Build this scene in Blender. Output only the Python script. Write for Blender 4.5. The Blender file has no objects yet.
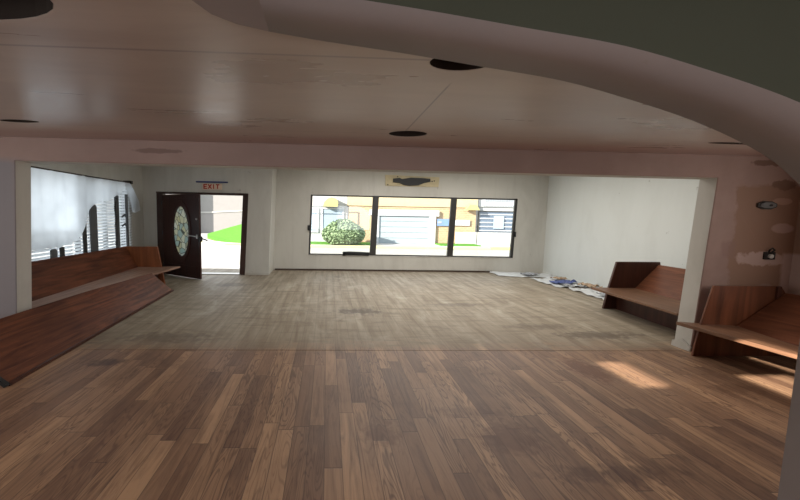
import bpy, bmesh, math, random
from mathutils import Vector, Matrix, noise
random.seed(7)
S = bpy.context.scene
COL = S.collection

# ------------------------------------------------------------------ camera, sky, sun, added fill lamps, exposure
cam_data = bpy.data.cameras.new('camera')
cam = bpy.data.objects.new('camera', cam_data); COL.objects.link(cam)
right = Vector((0.99895, -0.04223, 0.01755)); down = Vector((0.01344, -0.09575, -0.99532)); fwd = Vector((0.04371, 0.99451, -0.09508))
cam.matrix_world = Matrix(((right.x, -down.x, -fwd.x, 0), (right.y, -down.y, -fwd.y, 0), (right.z, -down.z, -fwd.z, 1.6), (0, 0, 0, 1)))
cam_data.sensor_width = 36; cam_data.lens = 377.32 / 800 * 36
cam_data.shift_x = 0.0706; cam_data.shift_y = 0.0
cam_data.clip_start = 0.02; cam_data.clip_end = 300
S.camera = cam

world = bpy.data.worlds.new('sky'); S.world = world; world.use_nodes = True
bg = world.node_tree.nodes['Background']
bg.inputs[0].default_value = (0.86, 0.93, 1.0, 1); bg.inputs[1].default_value = 2.3

sun = bpy.data.objects.new('sun', bpy.data.lights.new('sun', 'SUN')); COL.objects.link(sun)
sun.data.energy = 18; sun.data.angle = math.radians(0.6); sun.data.color = (1.0, 0.93, 0.82)
sun.rotation_euler = Vector((2.2, 1.3, -1.0)).to_track_quat('-Z', 'Y').to_euler()

FL_ = -5.4
def area(name, loc, sx, sy, power, col, rot=(0, 0, 0)):
    l = bpy.data.lights.new(name, 'AREA'); l.shape = 'RECTANGLE'; l.size = sx; l.size_y = sy
    l.energy = power; l.color = col
    o = bpy.data.objects.new(name, l); o.location = loc; o.rotation_euler = rot; COL.objects.link(o)
area('fill_back_room', (2.4, 7.5, 2.86), 5.2, 4.2, 185, (1.0, 0.96, 0.90))  # added fill under the hidden back ceiling, stands for no known fixture
area('fill_near_room', (0.3, -1.2, 2.3), 4.0, 1.6, 14, (1.0, 0.90, 0.80))  # invented fill lamp over the camera area
area('fill_rear', (-2.0, -2.45, 1.35), 3.0, 1.4, 22, (1.0, 0.95, 0.90), (math.radians(90), 0, 0))  # added fill lamp behind the camera, in place of unknown daylight
area('fill_rear', (2.2, -2.45, 1.35), 3.0, 1.4, 22, (1.0, 0.95, 0.90), (math.radians(90), 0, 0))  # second added rear fill, twin of the one above
area('fill_right', (5.58, 2.55, 1.5), 1.1, 1.0, 21, (1.0, 0.90, 0.80), (0, math.radians(90), 0))  # invented fill lamp that brightens the patched wall on the right
area('fill_left', (FL_ + .03, 1.5, 1.35), 1.4, 2.4, 47, (1.0, 0.95, 0.88), (0, math.radians(-90), 0))  # added fill lamp out of view on the left, lifts the front room

S.view_settings.view_transform = 'Standard'; S.view_settings.look = 'None'
S.view_settings.gamma = 1; S.view_settings.use_curve_mapping = False
S.view_settings.exposure = 0.0

# ------------------------------------------------------------------ node helper
class N:
    def __init__(s, name):
        s.m = bpy.data.materials.new(name); s.m.use_nodes = True
        s.t = s.m.node_tree; s.b = s.t.nodes['Principled BSDF']
        tc = s.t.nodes.new('ShaderNodeTexCoord'); s.P = tc.outputs['Object']
        s.x, s.y, s.z = s.sep(s.P)
    def new(s, typ, **k):
        n = s.t.nodes.new(typ)
        for a, v in k.items(): setattr(n, a, v)
        return n
    def put(s, sock, v):
        if isinstance(v, bpy.types.NodeSocket): s.t.links.new(v, sock)
        elif isinstance(v, (tuple, list)) and len(v) == 3 and sock.type == 'RGBA': sock.default_value = (*v, 1)
        else: sock.default_value = v
    def sep(s, v):
        n = s.new('ShaderNodeSeparateXYZ'); s.put(n.inputs[0], v); return n.outputs
    def vec(s, x, y, z):
        n = s.new('ShaderNodeCombineXYZ')
        for i, v in enumerate((x, y, z)): s.put(n.inputs[i], v)
        return n.outputs[0]
    def op(s, o, a, b=0.0, c=0.0):
        n = s.new('ShaderNodeMath', operation=o)
        s.put(n.inputs[0], a); s.put(n.inputs[1], b); s.put(n.inputs[2], c)
        return n.outputs[0]
    def mul(s, a, b): return s.op('MULTIPLY', a, b)
    def add(s, a, b): return s.op('ADD', a, b)
    def noise(s, v, scale=1.0, detail=3.0, rough=0.5, dist=0.0):
        n = s.new('ShaderNodeTexNoise'); s.put(n.inputs['Vector'], v)
        n.inputs['Scale'].default_value = scale; n.inputs['Detail'].default_value = detail
        n.inputs['Roughness'].default_value = rough; n.inputs['Distortion'].default_value = dist
        return n.outputs[0]
    def white(s, v):
        n = s.new('ShaderNodeTexWhiteNoise', noise_dimensions='3D'); s.put(n.inputs[0], v); return n.outputs[0]
    def ramp(s, f, stops, interp='LINEAR'):
        n = s.new('ShaderNodeValToRGB'); s.put(n.inputs[0], f); r = n.color_ramp; r.interpolation = interp
        while len(r.elements) < len(stops): r.elements.new(0.5)
        for e, (p, c) in zip(r.elements, stops): e.position = p; e.color = (*c, 1)
        return n.outputs[0]
    def step(s, v, a, b):
        n = s.new('ShaderNodeMapRange', clamp=True); s.put(n.inputs[0], v)
        n.inputs[1].default_value = a; n.inputs[2].default_value = b; return n.outputs[0]
    def mix(s, f, a, b, mode='MIX'):
        n = s.new('ShaderNodeMix', data_type='RGBA', blend_type=mode)
        s.put(n.inputs[0], f); s.put(n.inputs[6], a); s.put(n.inputs[7], b); return n.outputs[2]
    def bump(s, h, strength=0.3, dist=0.01):
        n = s.new('ShaderNodeBump'); n.inputs['Strength'].default_value = strength; n.inputs['Distance'].default_value = dist
        s.put(n.inputs['Height'], h); s.put(s.b.inputs['Normal'], n.outputs[0])
    def out(s, col, rough=0.6, spec=0.4, **k):
        s.put(s.b.inputs['Base Color'], col); s.put(s.b.inputs['Roughness'], rough)
        s.put(s.b.inputs['Specular IOR Level'], spec)
        for a, v in k.items(): s.put(s.b.inputs[a.replace('_', ' ')], v)
        return s.m
    def blob(s, u, v, cu, cv, ru, rv, wob=0.6, sc=3.0, soft=0.12):      # wobbly-edged patch of wear, 1 inside
        a = s.op('POWER', s.mul(s.add(u, -cu), 1 / ru), 2.0); b = s.op('POWER', s.mul(s.add(v, -cv), 1 / rv), 2.0)
        d = s.op('SQRT', s.add(a, b)); n = s.mul(s.add(s.noise(s.P, sc, 4, 0.65), -0.5), wob * 2)
        return s.step(s.add(d, n), 1.0 + soft, 1.0 - soft)
    def rect(s, u, v, u0, u1, v0, v1, wob=0.15, sc=3.0, soft=0.02):
        n = s.mul(s.add(s.noise(s.P, sc, 5, 0.65), -0.5), wob * 2); uu = s.add(u, n); vv = s.add(v, n)
        r = s.mul(s.step(uu, u0 - soft, u0 + soft), s.step(uu, u1 + soft, u1 - soft))
        return s.mul(r, s.mul(s.step(vv, v0 - soft, v0 + soft), s.step(vv, v1 + soft, v1 - soft)))

def plain(name, c, rough=0.6, spec=0.4, var=0.12, sc=6.0, **k):
    n = N(name); f = n.noise(n.P, sc, 4, 0.6)
    col = n.mix(f, tuple(v * (1 - var) for v in c), tuple(min(1, v * (1 + var)) for v in c))
    return n.out(col, rough, spec, **k)

# ------------------------------------------------------------------ materials
def mat_floor():
    n = N('worn_hardwood_floor')
    # front zone: narrow oak strips running towards the street window
    W = 0.115
    wx = n.add(n.mul(n.x, 1 / W), 40.0); colid = n.op('FLOOR', wx); fx = n.op('FRACT', wx)
    off = n.mul(n.white(n.vec(colid, 3.1, 0.0)), 1.7)
    wy = n.mul(n.add(n.add(n.y, off), 20.0), 1 / 1.15); rowid = n.op('FLOOR', wy); fy = n.op('FRACT', wy)
    rnd = n.white(n.vec(colid, rowid, 1.0)); rnd2 = n.white(n.vec(colid, rowid, 9.0))
    gv = n.vec(n.add(n.mul(n.x, 15.0), n.mul(rnd, 50.0)), n.mul(n.y, 1.1), rnd2)
    g = n.noise(gv, 1.0, 6, 0.62, 1.6)
    rings = n.op('SINE', n.mul(n.noise(n.vec(n.mul(n.x, 9.0), n.mul(n.y, 0.85), n.mul(rnd, 30.0)), 1.0, 2, 0.5, 0.5), 95.0))
    fine = n.noise(n.vec(n.mul(n.x, 130.0), n.mul(n.y, 6.0), rnd), 1.0, 3, 0.6)
    base = n.ramp(rnd, [(0.0, (0.20, 0.108, 0.066)), (0.35, (0.285, 0.162, 0.096)), (0.7, (0.355, 0.208, 0.122)), (1.0, (0.49, 0.295, 0.168))])
    base = n.mix(n.mul(n.step(g, 0.45, 0.68), 0.65), base, (0.11, 0.055, 0.034))
    base = n.mix(n.mul(n.mul(n.step(rings, 0.3, 1.0), n.step(rnd2, 0.3, 0.6)), 0.6), base, (0.085, 0.040, 0.026))
    base = n.mix(n.mul(n.step(fine, 0.5, 0.75), 0.28), base, (0.30, 0.18, 0.11))
    wear = n.noise(n.P, 0.9, 5, 0.6, 0.4)
    base = n.mix(n.mul(n.step(wear, 0.52, 0.70), 0.5), base, (0.11, 0.062, 0.045))
    gapx = n.op('MINIMUM', fx, n.op('SUBTRACT', 1.0, fx)); gapy = n.op('MINIMUM', fy, n.op('SUBTRACT', 1.0, fy))
    gap = n.op('MAXIMUM', n.step(gapx, 0.030, 0.012), n.step(gapy, 0.0045, 0.002))
    base = n.mix(n.mul(gap, 0.6), base, (0.05, 0.028, 0.02))
    for (cx, cy, rx, ry, c, a) in ((2.78, 3.75, .16, .28, (0.13, 0.04, 0.02), .75), (1.85, 2.15, .36, .08, (0.07, 0.03, 0.022), .6), (1.35, 2.55, .2, .18, (0.10, 0.035, 0.02), .6),
                                 (0.42, 2.62, .12, .14, (0.12, 0.045, 0.02), .6), (-2.3, 3.95, .16, .09, (0.05, 0.022, 0.018), .8), (3.9, 3.3, .2, .12, (0.08, 0.035, 0.02), .5), (1.2, 2.9, .25, .1, (0.09, 0.035, 0.02), .5)):
        base = n.mix(n.mul(n.blob(n.x, n.y, cx, cy, rx, ry, 1.5, 11.0, 0.4), a * .9), base, c)
    # back zone: grey, dried-out boards whose finish is gone
    k1 = n.noise(n.vec(n.mul(n.x, 2.2), n.mul(n.y, 0.9), 3.0), 1.0, 6, 0.62, 0.8)
    k2 = n.noise(n.vec(n.mul(n.x, 9.0), n.mul(n.y, 0.8), 7.0), 1.0, 5, 0.65, 0.4)
    k3 = n.noise(n.vec(n.mul(n.x, 1.6), n.mul(n.y, 8.0), 5.0), 1.0, 5, 0.65, 0.5)
    back = n.ramp(k2, [(0.3, (0.19, 0.150, 0.105)), (0.5, (0.30, 0.250, 0.185)), (0.72, (0.41, 0.355, 0.275))])
    back = n.mix(n.mul(n.step(k3, 0.50, 0.66), 0.6), back, (0.15, 0.115, 0.08))
    back = n.mix(n.mul(n.step(k1, 0.55, 0.72), 0.55), back, (0.50, 0.455, 0.37))
    wb = n.add(n.mul(n.x, 1 / 0.15), 40.0); fb = n.op('FRACT', wb); bid = n.op('FLOOR', wb)
    back = n.mix(n.mul(n.white(n.vec(bid, 1.0, 2.0)), 0.22), back, (0.16, 0.12, 0.085))
    back = n.mix(n.mul(n.step(n.op('MINIMUM', fb, n.op('SUBTRACT', 1.0, fb)), 0.05, 0.01), 0.35), back, (0.12, 0.09, 0.065))
    sp = n.noise(n.vec(n.mul(n.x, 1.3), n.mul(n.y, 3.0), 0.0), 2.6, 5, 0.7)
    back = n.mix(n.mul(n.step(sp, 0.64, 0.70), 0.7), back, (0.07, 0.05, 0.04))
    for (cx, cy, rx, ry, a) in ((0.55, 6.1, .35, .16, .7), (3.75, 4.9, .5, .14, .75), (3.2, 5.3, .4, .12, .5), (-2.0, 4.75, .5, .16, .55), (-2.05, 8.3, .3, .2, .45), (2.3, 6.6, .4, .12, .4)):
        back = n.mix(n.mul(n.blob(n.x, n.y, cx, cy, rx, ry, 1.8, 9.0, 0.4), a), back, (0.075, 0.055, 0.045))
    e = n.add(n.y, n.mul(n.add(n.noise(n.vec(n.mul(n.x, 0.8), n.mul(n.y, 0.3), 0.0), 2.0, 4, 0.6), -0.5), 0.25))
    tail = n.mul(n.step(n.add(n.y, n.mul(n.noise(n.P, 1.3, 4, 0.6), 1.0)), 6.6, 4.4), 0.38)
    back = n.mix(tail, back, (0.25, 0.175, 0.105))
    z = n.mul(n.step(e, 4.22, 4.42), n.step(n.add(n.y, n.mul(k3, 1.2)), 4.6, 5.3))
    col = n.mix(z, base, back)
    rough = n.add(n.mul(wear, 0.25), n.add(0.36, n.mul(z, 0.14)))
    n.bump(n.add(n.mul(g, 0.5), n.mul(gap, -1.0)), 0.25, 0.004)
    return n.out(col, rough, 0.35)

def mat_ceiling():
    n = N('pinkish_gloss_ceiling_paint')
    f = n.noise(n.vec(n.mul(n.x, 0.35), n.mul(n.y, 1.6), 0.0), 1.6, 5, 0.6, 0.5)
    c = n.ramp(f, [(0.25, (0.32, 0.245, 0.21)), (0.5, (0.395, 0.315, 0.27)), (0.78, (0.50, 0.415, 0.355))])
    # joints of the ceiling boards
    s1 = n.op('ABSOLUTE', n.add(n.y, -1.915)); s2 = n.op('ABSOLUTE', n.add(n.x, -0.70)); 
    m = n.mul(n.step(s1, 0.014, 0.004), 0.55)
    m2 = n.mul(n.mul(n.step(s2, 0.009, 0.003), 0.75), n.mul(n.step(n.y, 2.2, 2.3), n.step(n.y, 3.56, 3.5)))
    s3 = n.mul(n.step(n.op('ABSOLUTE', n.add(n.y, -3.62)), 0.012, 0.003), 0.25)
    c = n.mix(n.op('MAXIMUM', n.op('MAXIMUM', m, m2), s3), c, (0.10, 0.07, 0.075))
    band = n.mul(n.step(n.add(n.y, n.mul(f, 0.3)), 3.95, 4.15), 0.6)
    c = n.mix(band, c, (0.33, 0.185, 0.155))
    n.bump(n.noise(n.P, 1.2, 2, 0.5), 0.25, 0.02)
    return n.out(c, n.add(0.20, n.mul(f, 0.20)), 0.85)

def mat_pink():
    n = N('patched_pink_plaster')
    f = n.noise(n.P, 1.4, 5, 0.6, 0.3)
    c = n.ramp(f, [(0.3, (0.27, 0.182, 0.156)), (0.55, (0.325, 0.225, 0.195)), (0.8, (0.385, 0.275, 0.24))])
    c = n.mix(n.mul(n.step(n.x, 3.9, 2.2), 0.35), c, (0.26, 0.185, 0.165))  # beam darkened towards the left, its shading put into the paint colour
    c = n.mix(n.mul(n.step(n.x, -3.2, -3.45), n.step(n.z, 2.16, 2.08)), c, (0.225, 0.205, 0.215))
    c = n.mix(n.mul(n.rect(n.x, n.z, 4.84, 8.0, 0.80, 2.03, 0.16, 3.2), 0.9), c, (0.255, 0.155, 0.108))
    c = n.mix(n.mul(n.blob(n.x, n.z, 5.22, 1.15, .30, .085, 0.9, 6), 0.85), c, (0.46, 0.345, 0.315))
    c = n.mix(n.mul(n.blob(n.x, n.z, 5.45, 1.52, .14, .06, 0.4, 5), 0.8), c, (0.42, 0.30, 0.27))
    c = n.mix(n.mul(n.blob(n.x, n.z, 5.42, 1.84, .12, .04, 0.5, 6), 0.6), c, (0.45, 0.30, 0.24))
    c = n.mix(n.mul(n.rect(n.x, n.z, 4.72, 4.88, 1.16, 1.36, 0.05, 6), 0.6), c, (0.24, 0.15, 0.13))
    c = n.mix(n.mul(n.rect(n.x, n.z, 5.50, 8.0, 0.6, 1.22, 0.05, 4), 0.85), c, (0.45, 0.35, 0.325))
    c = n.mix(n.mul(n.blob(n.x, n.z, 5.15, 2.28, .18, .035, 1.3, 5), 0.85), c, (0.15, 0.085, 0.06))
    c = n.mix(n.mul(n.blob(n.x, n.z, 5.42, 2.03, .15, .06, 1.3, 5), 0.85), c, (0.17, 0.10, 0.07))
    c = n.mix(n.mul(n.blob(n.x, n.z, -1.84, 2.25, .28, .030, 0.9, 5), 0.75), c, (0.16, 0.10, 0.085))
    n.bump(f, 0.25, 0.012)
    return n.out(c, 0.6, 0.3)

def mat_white_wall(name, c, stain=(0.36, 0.34, 0.30), amt=0.45, streak=True):
    n = N(name)
    f = n.noise(n.vec(n.mul(n.x, 1.2), n.mul(n.y, 1.2), n.mul(n.z, 0.5)), 1.3, 6, 0.6, 0.5)
    f2 = n.noise(n.vec(n.mul(n.x, 9.0), n.mul(n.y, 9.0), n.mul(n.z, 0.9)), 1.0, 4, 0.6)
    col = n.mix(n.mul(n.step(f, 0.45, 0.75), amt), c, stain)
    if streak: col = n.mix(n.mul(n.step(f2, 0.55, 0.8), 0.25), col, stain)
    sp = n.noise(n.P, 4.0, 4, 0.7)
    col = n.mix(n.mul(n.step(sp, 0.68, 0.73), 0.5), col, (0.22, 0.19, 0.16))
    n.bump(n.noise(n.P, 7.0, 4, 0.6), 0.2, 0.006)
    return n.out(col, 0.65, 0.25)

def mat_wood(name, dark, light, axis='y', rough=0.3, freq=1.0, spec=0.5):
    n = N(name)
    s = {'x': (0.8, 11, 11), 'y': (11, 0.8, 11), 'z': (11, 11, 0.8)}[axis]
    v = n.vec(n.mul(n.x, s[0] * freq), n.mul(n.y, s[1] * freq), n.mul(n.z, s[2] * freq))
    g = n.noise(v, 1.0, 6, 0.6, 1.5); r = n.op('SINE', n.mul(n.noise(v, 0.28, 2, 0.5, 0.3), 60.0))
    big = n.noise(n.P, 1.1, 3, 0.5)
    c = n.mix(n.step(g, 0.3, 0.7), dark, light)
    c = n.mix(n.mul(n.step(r, 0.2, 1.0), 0.3), c, dark)
    c = n.mix(n.mul(n.step(big, 0.5, 0.7), 0.35), c, tuple(v * 0.55 for v in dark))
    n.bump(g, 0.12, 0.003)
    return n.out(c, rough + .08, spec * .6)

M = {}
M['floor'] = mat_floor(); M['ceiling'] = mat_ceiling(); M['pink'] = mat_pink()
M['white'] = mat_white_wall('off_white_wall_paint', (0.56, 0.545, 0.50))
M['white_r'] = mat_white_wall('cool_white_wall_paint', (0.66, 0.68, 0.66), (0.52, 0.53, 0.50), 0.35, False)
M['reveal'] = mat_white_wall('scuffed_white_reveal_paint', (0.50, 0.475, 0.43), (0.30, 0.27, 0.23), 0.5)
M['greyplaster'] = mat_white_wall('grey_mauve_plaster', (0.27, 0.225, 0.215), (0.21, 0.185, 0.185), 0.5, False)
M['green'] = mat_white_wall('dull_green_wall_paint', (0.060, 0.064, 0.044), (0.050, 0.052, 0.036), 0.4, False)
M['pew'] = mat_wood('varnished_pew_wood', (0.050, 0.014, 0.007), (0.20, 0.066, 0.030), 'y', 0.42, 1.0, 0.35)
M['seat'] = mat_wood('pale_worn_seat_wood', (0.22, 0.115, 0.075), (0.42, 0.26, 0.19), 'y', 0.38)
M['seat_dark'] = mat_wood('brown_worn_seat_wood', (0.12, 0.058, 0.032), (0.24, 0.125, 0.072), 'y', 0.36)
M['pew_end'] = mat_wood('orange_brown_end_panel_wood', (0.16, 0.050, 0.020), (0.34, 0.115, 0.045), 'z', 0.3, 0.6)
M['pew_end_dark'] = mat_wood('dark_end_panel_wood', (0.045, 0.016, 0.012), (0.10, 0.036, 0.022), 'z', 0.3, 0.6)
M['pew_mid'] = mat_wood('red_brown_pew_wood', (0.085, 0.028, 0.014), (0.22, 0.080, 0.040), 'y', 0.3)
M['pew_panel'] = mat_wood('red_brown_end_wood', (0.075, 0.025, 0.012), (0.20, 0.070, 0.032), 'z', 0.3, 0.6)
M['door'] = mat_wood('dark_mahogany_door', (0.028, 0.010, 0.009), (0.062, 0.021, 0.016), 'z', 0.28, 0.8)
M['frame_wood'] = mat_wood('dark_brown_door_frame', (0.030, 0.015, 0.012), (0.060, 0.028, 0.020), 'z', 0.4)
M['black'] = plain('black_metal', (0.012, 0.012, 0.013), 0.45)
M['darkframe'] = plain('dark_bronze_window_frame', (0.035, 0.033, 0.032), 0.4, 0.5)
M['greypost'] = plain('grey_window_post', (0.11, 0.115, 0.12), 0.5)
M['hole'] = plain('hole_shade_lining', (0.03, 0.022, 0.018), 0.9, 0.1)  # inside of the ceiling holes, their darkness put into the colour
M['steel'] = plain('brushed_steel', (0.55, 0.53, 0.50), 0.3, 0.5, Metallic=0.9)
M['galv'] = plain('galvanised_box', (0.16, 0.17, 0.175), 0.45, 0.5, 0.3, 20)
M['cream'] = plain('aged_cream_board', (0.55, 0.47, 0.30), 0.6, 0.3, 0.2, 9)
M['signwhite'] = plain('cream_sign_face', (0.70, 0.55, 0.42), 0.5)
M['red'] = plain('sign_red', (0.45, 0.035, 0.02), 0.5)
M['blue'] = plain('dark_blue_bar', (0.035, 0.05, 0.17), 0.5)
M['basedark'] = plain('dark_brown_base_strip', (0.055, 0.035, 0.025), 0.5)
M['paper'] = plain('white_paper', (0.62, 0.63, 0.63), 0.6)
M['paperblue'] = plain('blue_printed_paper', (0.10, 0.13, 0.30), 0.6, 0.3, 0.6, 12)
M['papertan'] = plain('tan_paper', (0.42, 0.30, 0.20), 0.6, 0.3, 0.4, 12)
M['papergrey'] = plain('grey_printed_paper', (0.34, 0.35, 0.37), 0.6, 0.3, 0.5, 18)
M['plugwhite'] = plain('white_plastic', (0.6, 0.6, 0.58), 0.4)
M['tan'] = None
def mat_brick():
    n = N('tan_brick_front'); b = n.new('ShaderNodeTexBrick'); n.put(b.inputs['Vector'], n.vec(n.x, n.z, 0.0))
    b.inputs['Color1'].default_value = (0.38, 0.265, 0.16, 1); b.inputs['Color2'].default_value = (0.34, 0.225, 0.13, 1)
    b.inputs['Mortar'].default_value = (0.42, 0.33, 0.23, 1); b.inputs['Scale'].default_value = 2.2; b.inputs['Mortar Size'].default_value = 0.03
    return n.out(b.outputs[0], 0.8, 0.2)
M['tan'] = mat_brick()
M['stucco'] = plain('cream_stucco', (0.44, 0.36, 0.22), 0.8, 0.2)
M['stucco_white'] = plain('white_stucco', (0.40, 0.40, 0.40), 0.8, 0.2)
M['bigwhite'] = plain('white_painted_block', (0.22, 0.21, 0.205), 0.8, 0.2, 0.08, 2)
M['garage'] = plain('white_garage_panels', (0.29, 0.335, 0.36), 0.6, 0.2, 0.04)
M['trimwhite'] = plain('white_trim', (0.46, 0.47, 0.49), 0.6, 0.2, 0.04)
M['road'] = plain('pale_concrete', (0.42, 0.41, 0.40), 0.85, 0.1, 0.1, 1.5)
M['asphalt'] = plain('light_asphalt', (0.34, 0.32, 0.29), 0.9, 0.1, 0.12, 2)
M['kerb'] = plain('yellow_kerb_paint', (0.58, 0.48, 0.18), 0.8, 0.1)
M['kerbpale'] = plain('faded_yellow_kerb_paint', (0.50, 0.45, 0.24), 0.8, 0.1)
M['lawn'] = plain('bright_lawn', (0.085, 0.215, 0.035), 0.95, 0.05, 0.35, 7)
M['leaf'] = plain('bush_leaf', (0.19, 0.255, 0.14), 0.7, 0.3, 0.5, 20)
M['bark'] = plain('bush_bark', (0.08, 0.05, 0.03), 0.9)
M['skyglass'] = plain('bluish_window_glass', (0.27, 0.33, 0.40), 0.15, 0.5)
M['darkglass'] = plain('dark_window_glass', (0.10, 0.13, 0.18), 0.2, 0.5)
M['yellow'] = plain('yellow_sign_paint', (0.55, 0.47, 0.14), 0.6)
M['carblue'] = plain('blue_car_paint', (0.14, 0.22, 0.48), 0.3, 0.5)
M['signgrey'] = plain('grey_lettering', (0.25, 0.27, 0.31), 0.6)
M['greywall'] = plain('grey_low_wall', (0.40, 0.39, 0.37), 0.8, 0.1)

def mat_glass():
    m = bpy.data.materials.new('clear_window_glass'); m.use_nodes = True; t = m.node_tree
    t.nodes.remove(t.nodes['Principled BSDF']); o = t.nodes['Material Output']
    tr = t.nodes.new('ShaderNodeBsdfTransparent'); tr.inputs[0].default_value = (0.95, 0.97, 0.97, 1)
    gl = t.nodes.new('ShaderNodeBsdfGlossy'); gl.inputs['Roughness'].default_value = 0.02
    mx = t.nodes.new('ShaderNodeMixShader'); mx.inputs[0].default_value = 0.05
    t.links.new(tr.outputs[0], mx.inputs[1]); t.links.new(gl.outputs[0], mx.inputs[2]); t.links.new(mx.outputs[0], o.inputs[0])
    return m
M['glass'] = mat_glass()
def mat_sheer(name, c, k=0.5):
    m = bpy.data.materials.new(name); m.use_nodes = True; t = m.node_tree
    t.nodes.remove(t.nodes['Principled BSDF']); o = t.nodes['Material Output']
    d = t.nodes.new('ShaderNodeBsdfDiffuse'); r = t.nodes.new('ShaderNodeBsdfTranslucent'); mx = t.nodes.new('ShaderNodeMixShader')
    tc = t.nodes.new('ShaderNodeTexCoord'); nz = t.nodes.new('ShaderNodeTexNoise'); nz.inputs['Scale'].default_value = 2.0
    cr = t.nodes.new('ShaderNodeValToRGB'); cr.color_ramp.elements[0].color = (*[v * 0.82 for v in c], 1); cr.color_ramp.elements[1].color = (*c, 1)
    cr.color_ramp.elements[0].position = .3; cr.color_ramp.elements[1].position = .7
    t.links.new(tc.outputs['Object'], nz.inputs['Vector']); t.links.new(nz.outputs[0], cr.inputs[0])
    t.links.new(cr.outputs[0], d.inputs[0]); t.links.new(cr.outputs[0], r.inputs[0])
    mx.inputs[0].default_value = k
    t.links.new(d.outputs[0], mx.inputs[1]); t.links.new(r.outputs[0], mx.inputs[2]); t.links.new(mx.outputs[0], o.inputs[0])
    return m
M['sheet'] = mat_sheer('translucent_white_sheet', (0.95, 0.965, 0.985), 0.85)
M['slat'] = mat_sheer('translucent_blind_slats', (0.92, 0.93, 0.94), 0.78)
def mat_oval():
    n = N('leaded_oval_glass'); v = n.new('ShaderNodeTexVoronoi', feature='DISTANCE_TO_EDGE'); v.inputs['Scale'].default_value = 7.0
    n.put(v.inputs['Vector'], n.P); w = n.new('ShaderNodeTexVoronoi'); w.inputs['Scale'].default_value = 7.0; n.put(w.inputs['Vector'], n.P)
    c = n.mix(n.step(v.outputs[0], 0.03, 0.05), (0.13, 0.14, 0.13), n.ramp(w.outputs['Color'], [(0.2, (0.50, 0.62, 0.62)), (0.5, (0.80, 0.82, 0.76)), (0.8, (0.70, 0.68, 0.48))]))
    n.out(c, 0.15, 0.5)
    t = n.t; tr = t.nodes.new('ShaderNodeBsdfTranslucent'); mx = t.nodes.new('ShaderNodeMixShader'); mx.inputs[0].default_value = 0.6
    t.links.new(c, tr.inputs[0]); t.links.new(n.b.outputs[0], mx.inputs[1]); t.links.new(tr.outputs[0], mx.inputs[2])
    t.links.new(mx.outputs[0], t.nodes['Material Output'].inputs[0]); return n.m
M['oval'] = mat_oval()

# ------------------------------------------------------------------ mesh helpers
def obj(name, bm, mat, parent=None, bevel=0.0, smooth=False):
    bmesh.ops.recalc_face_normals(bm, faces=bm.faces)
    me = bpy.data.meshes.new(name); bm.to_mesh(me); bm.free()
    for m in (mat if isinstance(mat, (list, tuple)) else [mat]): me.materials.append(m)
    o = bpy.data.objects.new(name, me); COL.objects.link(o)
    if smooth:
        for p in me.polygons: p.use_smooth = True
    if parent:
        o.parent = parent; o.matrix_parent_inverse = Matrix.Translation(-parent.location)
        if parent.parent: o.matrix_parent_inverse = Matrix.Translation(-parent.parent.location) if parent.type == 'EMPTY' else Matrix.Identity(4)
        if parent.type != 'EMPTY': o.matrix_parent_inverse = Matrix.Identity(4)
    if bevel:
        b = o.modifiers.new('bevel', 'BEVEL'); b.width = bevel; b.segments = 2; b.limit_method = 'ANGLE'
    return o
def tag(o, label=None, cat=None, group=None, kind=None):
    for k, v in (('label', label), ('category', cat), ('group', group), ('kind', kind)):
        if v: o[k] = v
    return o
def thing(name, loc, label, cat, group=None):
    o = bpy.data.objects.new(name, None); COL.objects.link(o); o.location = loc; o.empty_display_size = 0.1
    bpy.context.view_layer.update()
    return tag(o, label, cat, group)
def struct(name, bm, mat, label=None, parent=None, bevel=0.0):
    o = obj(name, bm, mat, parent, bevel)
    if not parent: o['kind'] = 'structure'
    if label: o['label'] = label
    return o
def hexa(bm, a, b, mi=0):                          # two matching rings of points -> closed solid
    va = [bm.verts.new(p) for p in a]; vb = [bm.verts.new(p) for p in b]; n = len(a)
    fs = [bm.faces.new(va), bm.faces.new(vb[::-1])]
    fs += [bm.faces.new((va[i], vb[i], vb[(i + 1) % n], va[(i + 1) % n])) for i in range(n)]
    for f in fs: f.material_index = mi
    return bm
def box(bm, x0, x1, y0, y1, z0, z1, mi=0):
    return hexa(bm, [(x0, y0, z0), (x1, y0, z0), (x1, y1, z0), (x0, y1, z0)], [(x0, y0, z1), (x1, y0, z1), (x1, y1, z1), (x0, y1, z1)], mi)
def B(*a): return box(bmesh.new(), *a)
def slab(bm, pts, v, mi=0):                        # polygon pushed along v
    return hexa(bm, pts, [tuple(Vector(p) + Vector(v)) for p in pts], mi)
def ruled(bm, A, Bq, th, n=24, m=4):               # gently twisted board between two straight or bent edges
    def at(P, t):
        k = t * (len(P) - 1); i = min(int(k), len(P) - 2); return Vector(P[i]).lerp(Vector(P[i + 1]), k - i)
    th = Vector(th); L = []
    for o in (Vector((0, 0, 0)), th):
        L.append([[bm.verts.new(at(A, i / n).lerp(at(Bq, i / n), j / m) + o) for j in range(m + 1)] for i in range(n + 1)])
    for q in L:
        for i in range(n):
            for j in range(m): bm.faces.new((q[i][j], q[i + 1][j], q[i + 1][j + 1], q[i][j + 1]))
    a, b = L
    for i in range(n):
        for j in (0, m): bm.faces.new((a[i][j], a[i + 1][j], b[i + 1][j], b[i][j]))
    for j in range(m):
        for i in (0, n): bm.faces.new((a[i][j], a[i][j + 1], b[i][j + 1], b[i][j]))
    return bm
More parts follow.
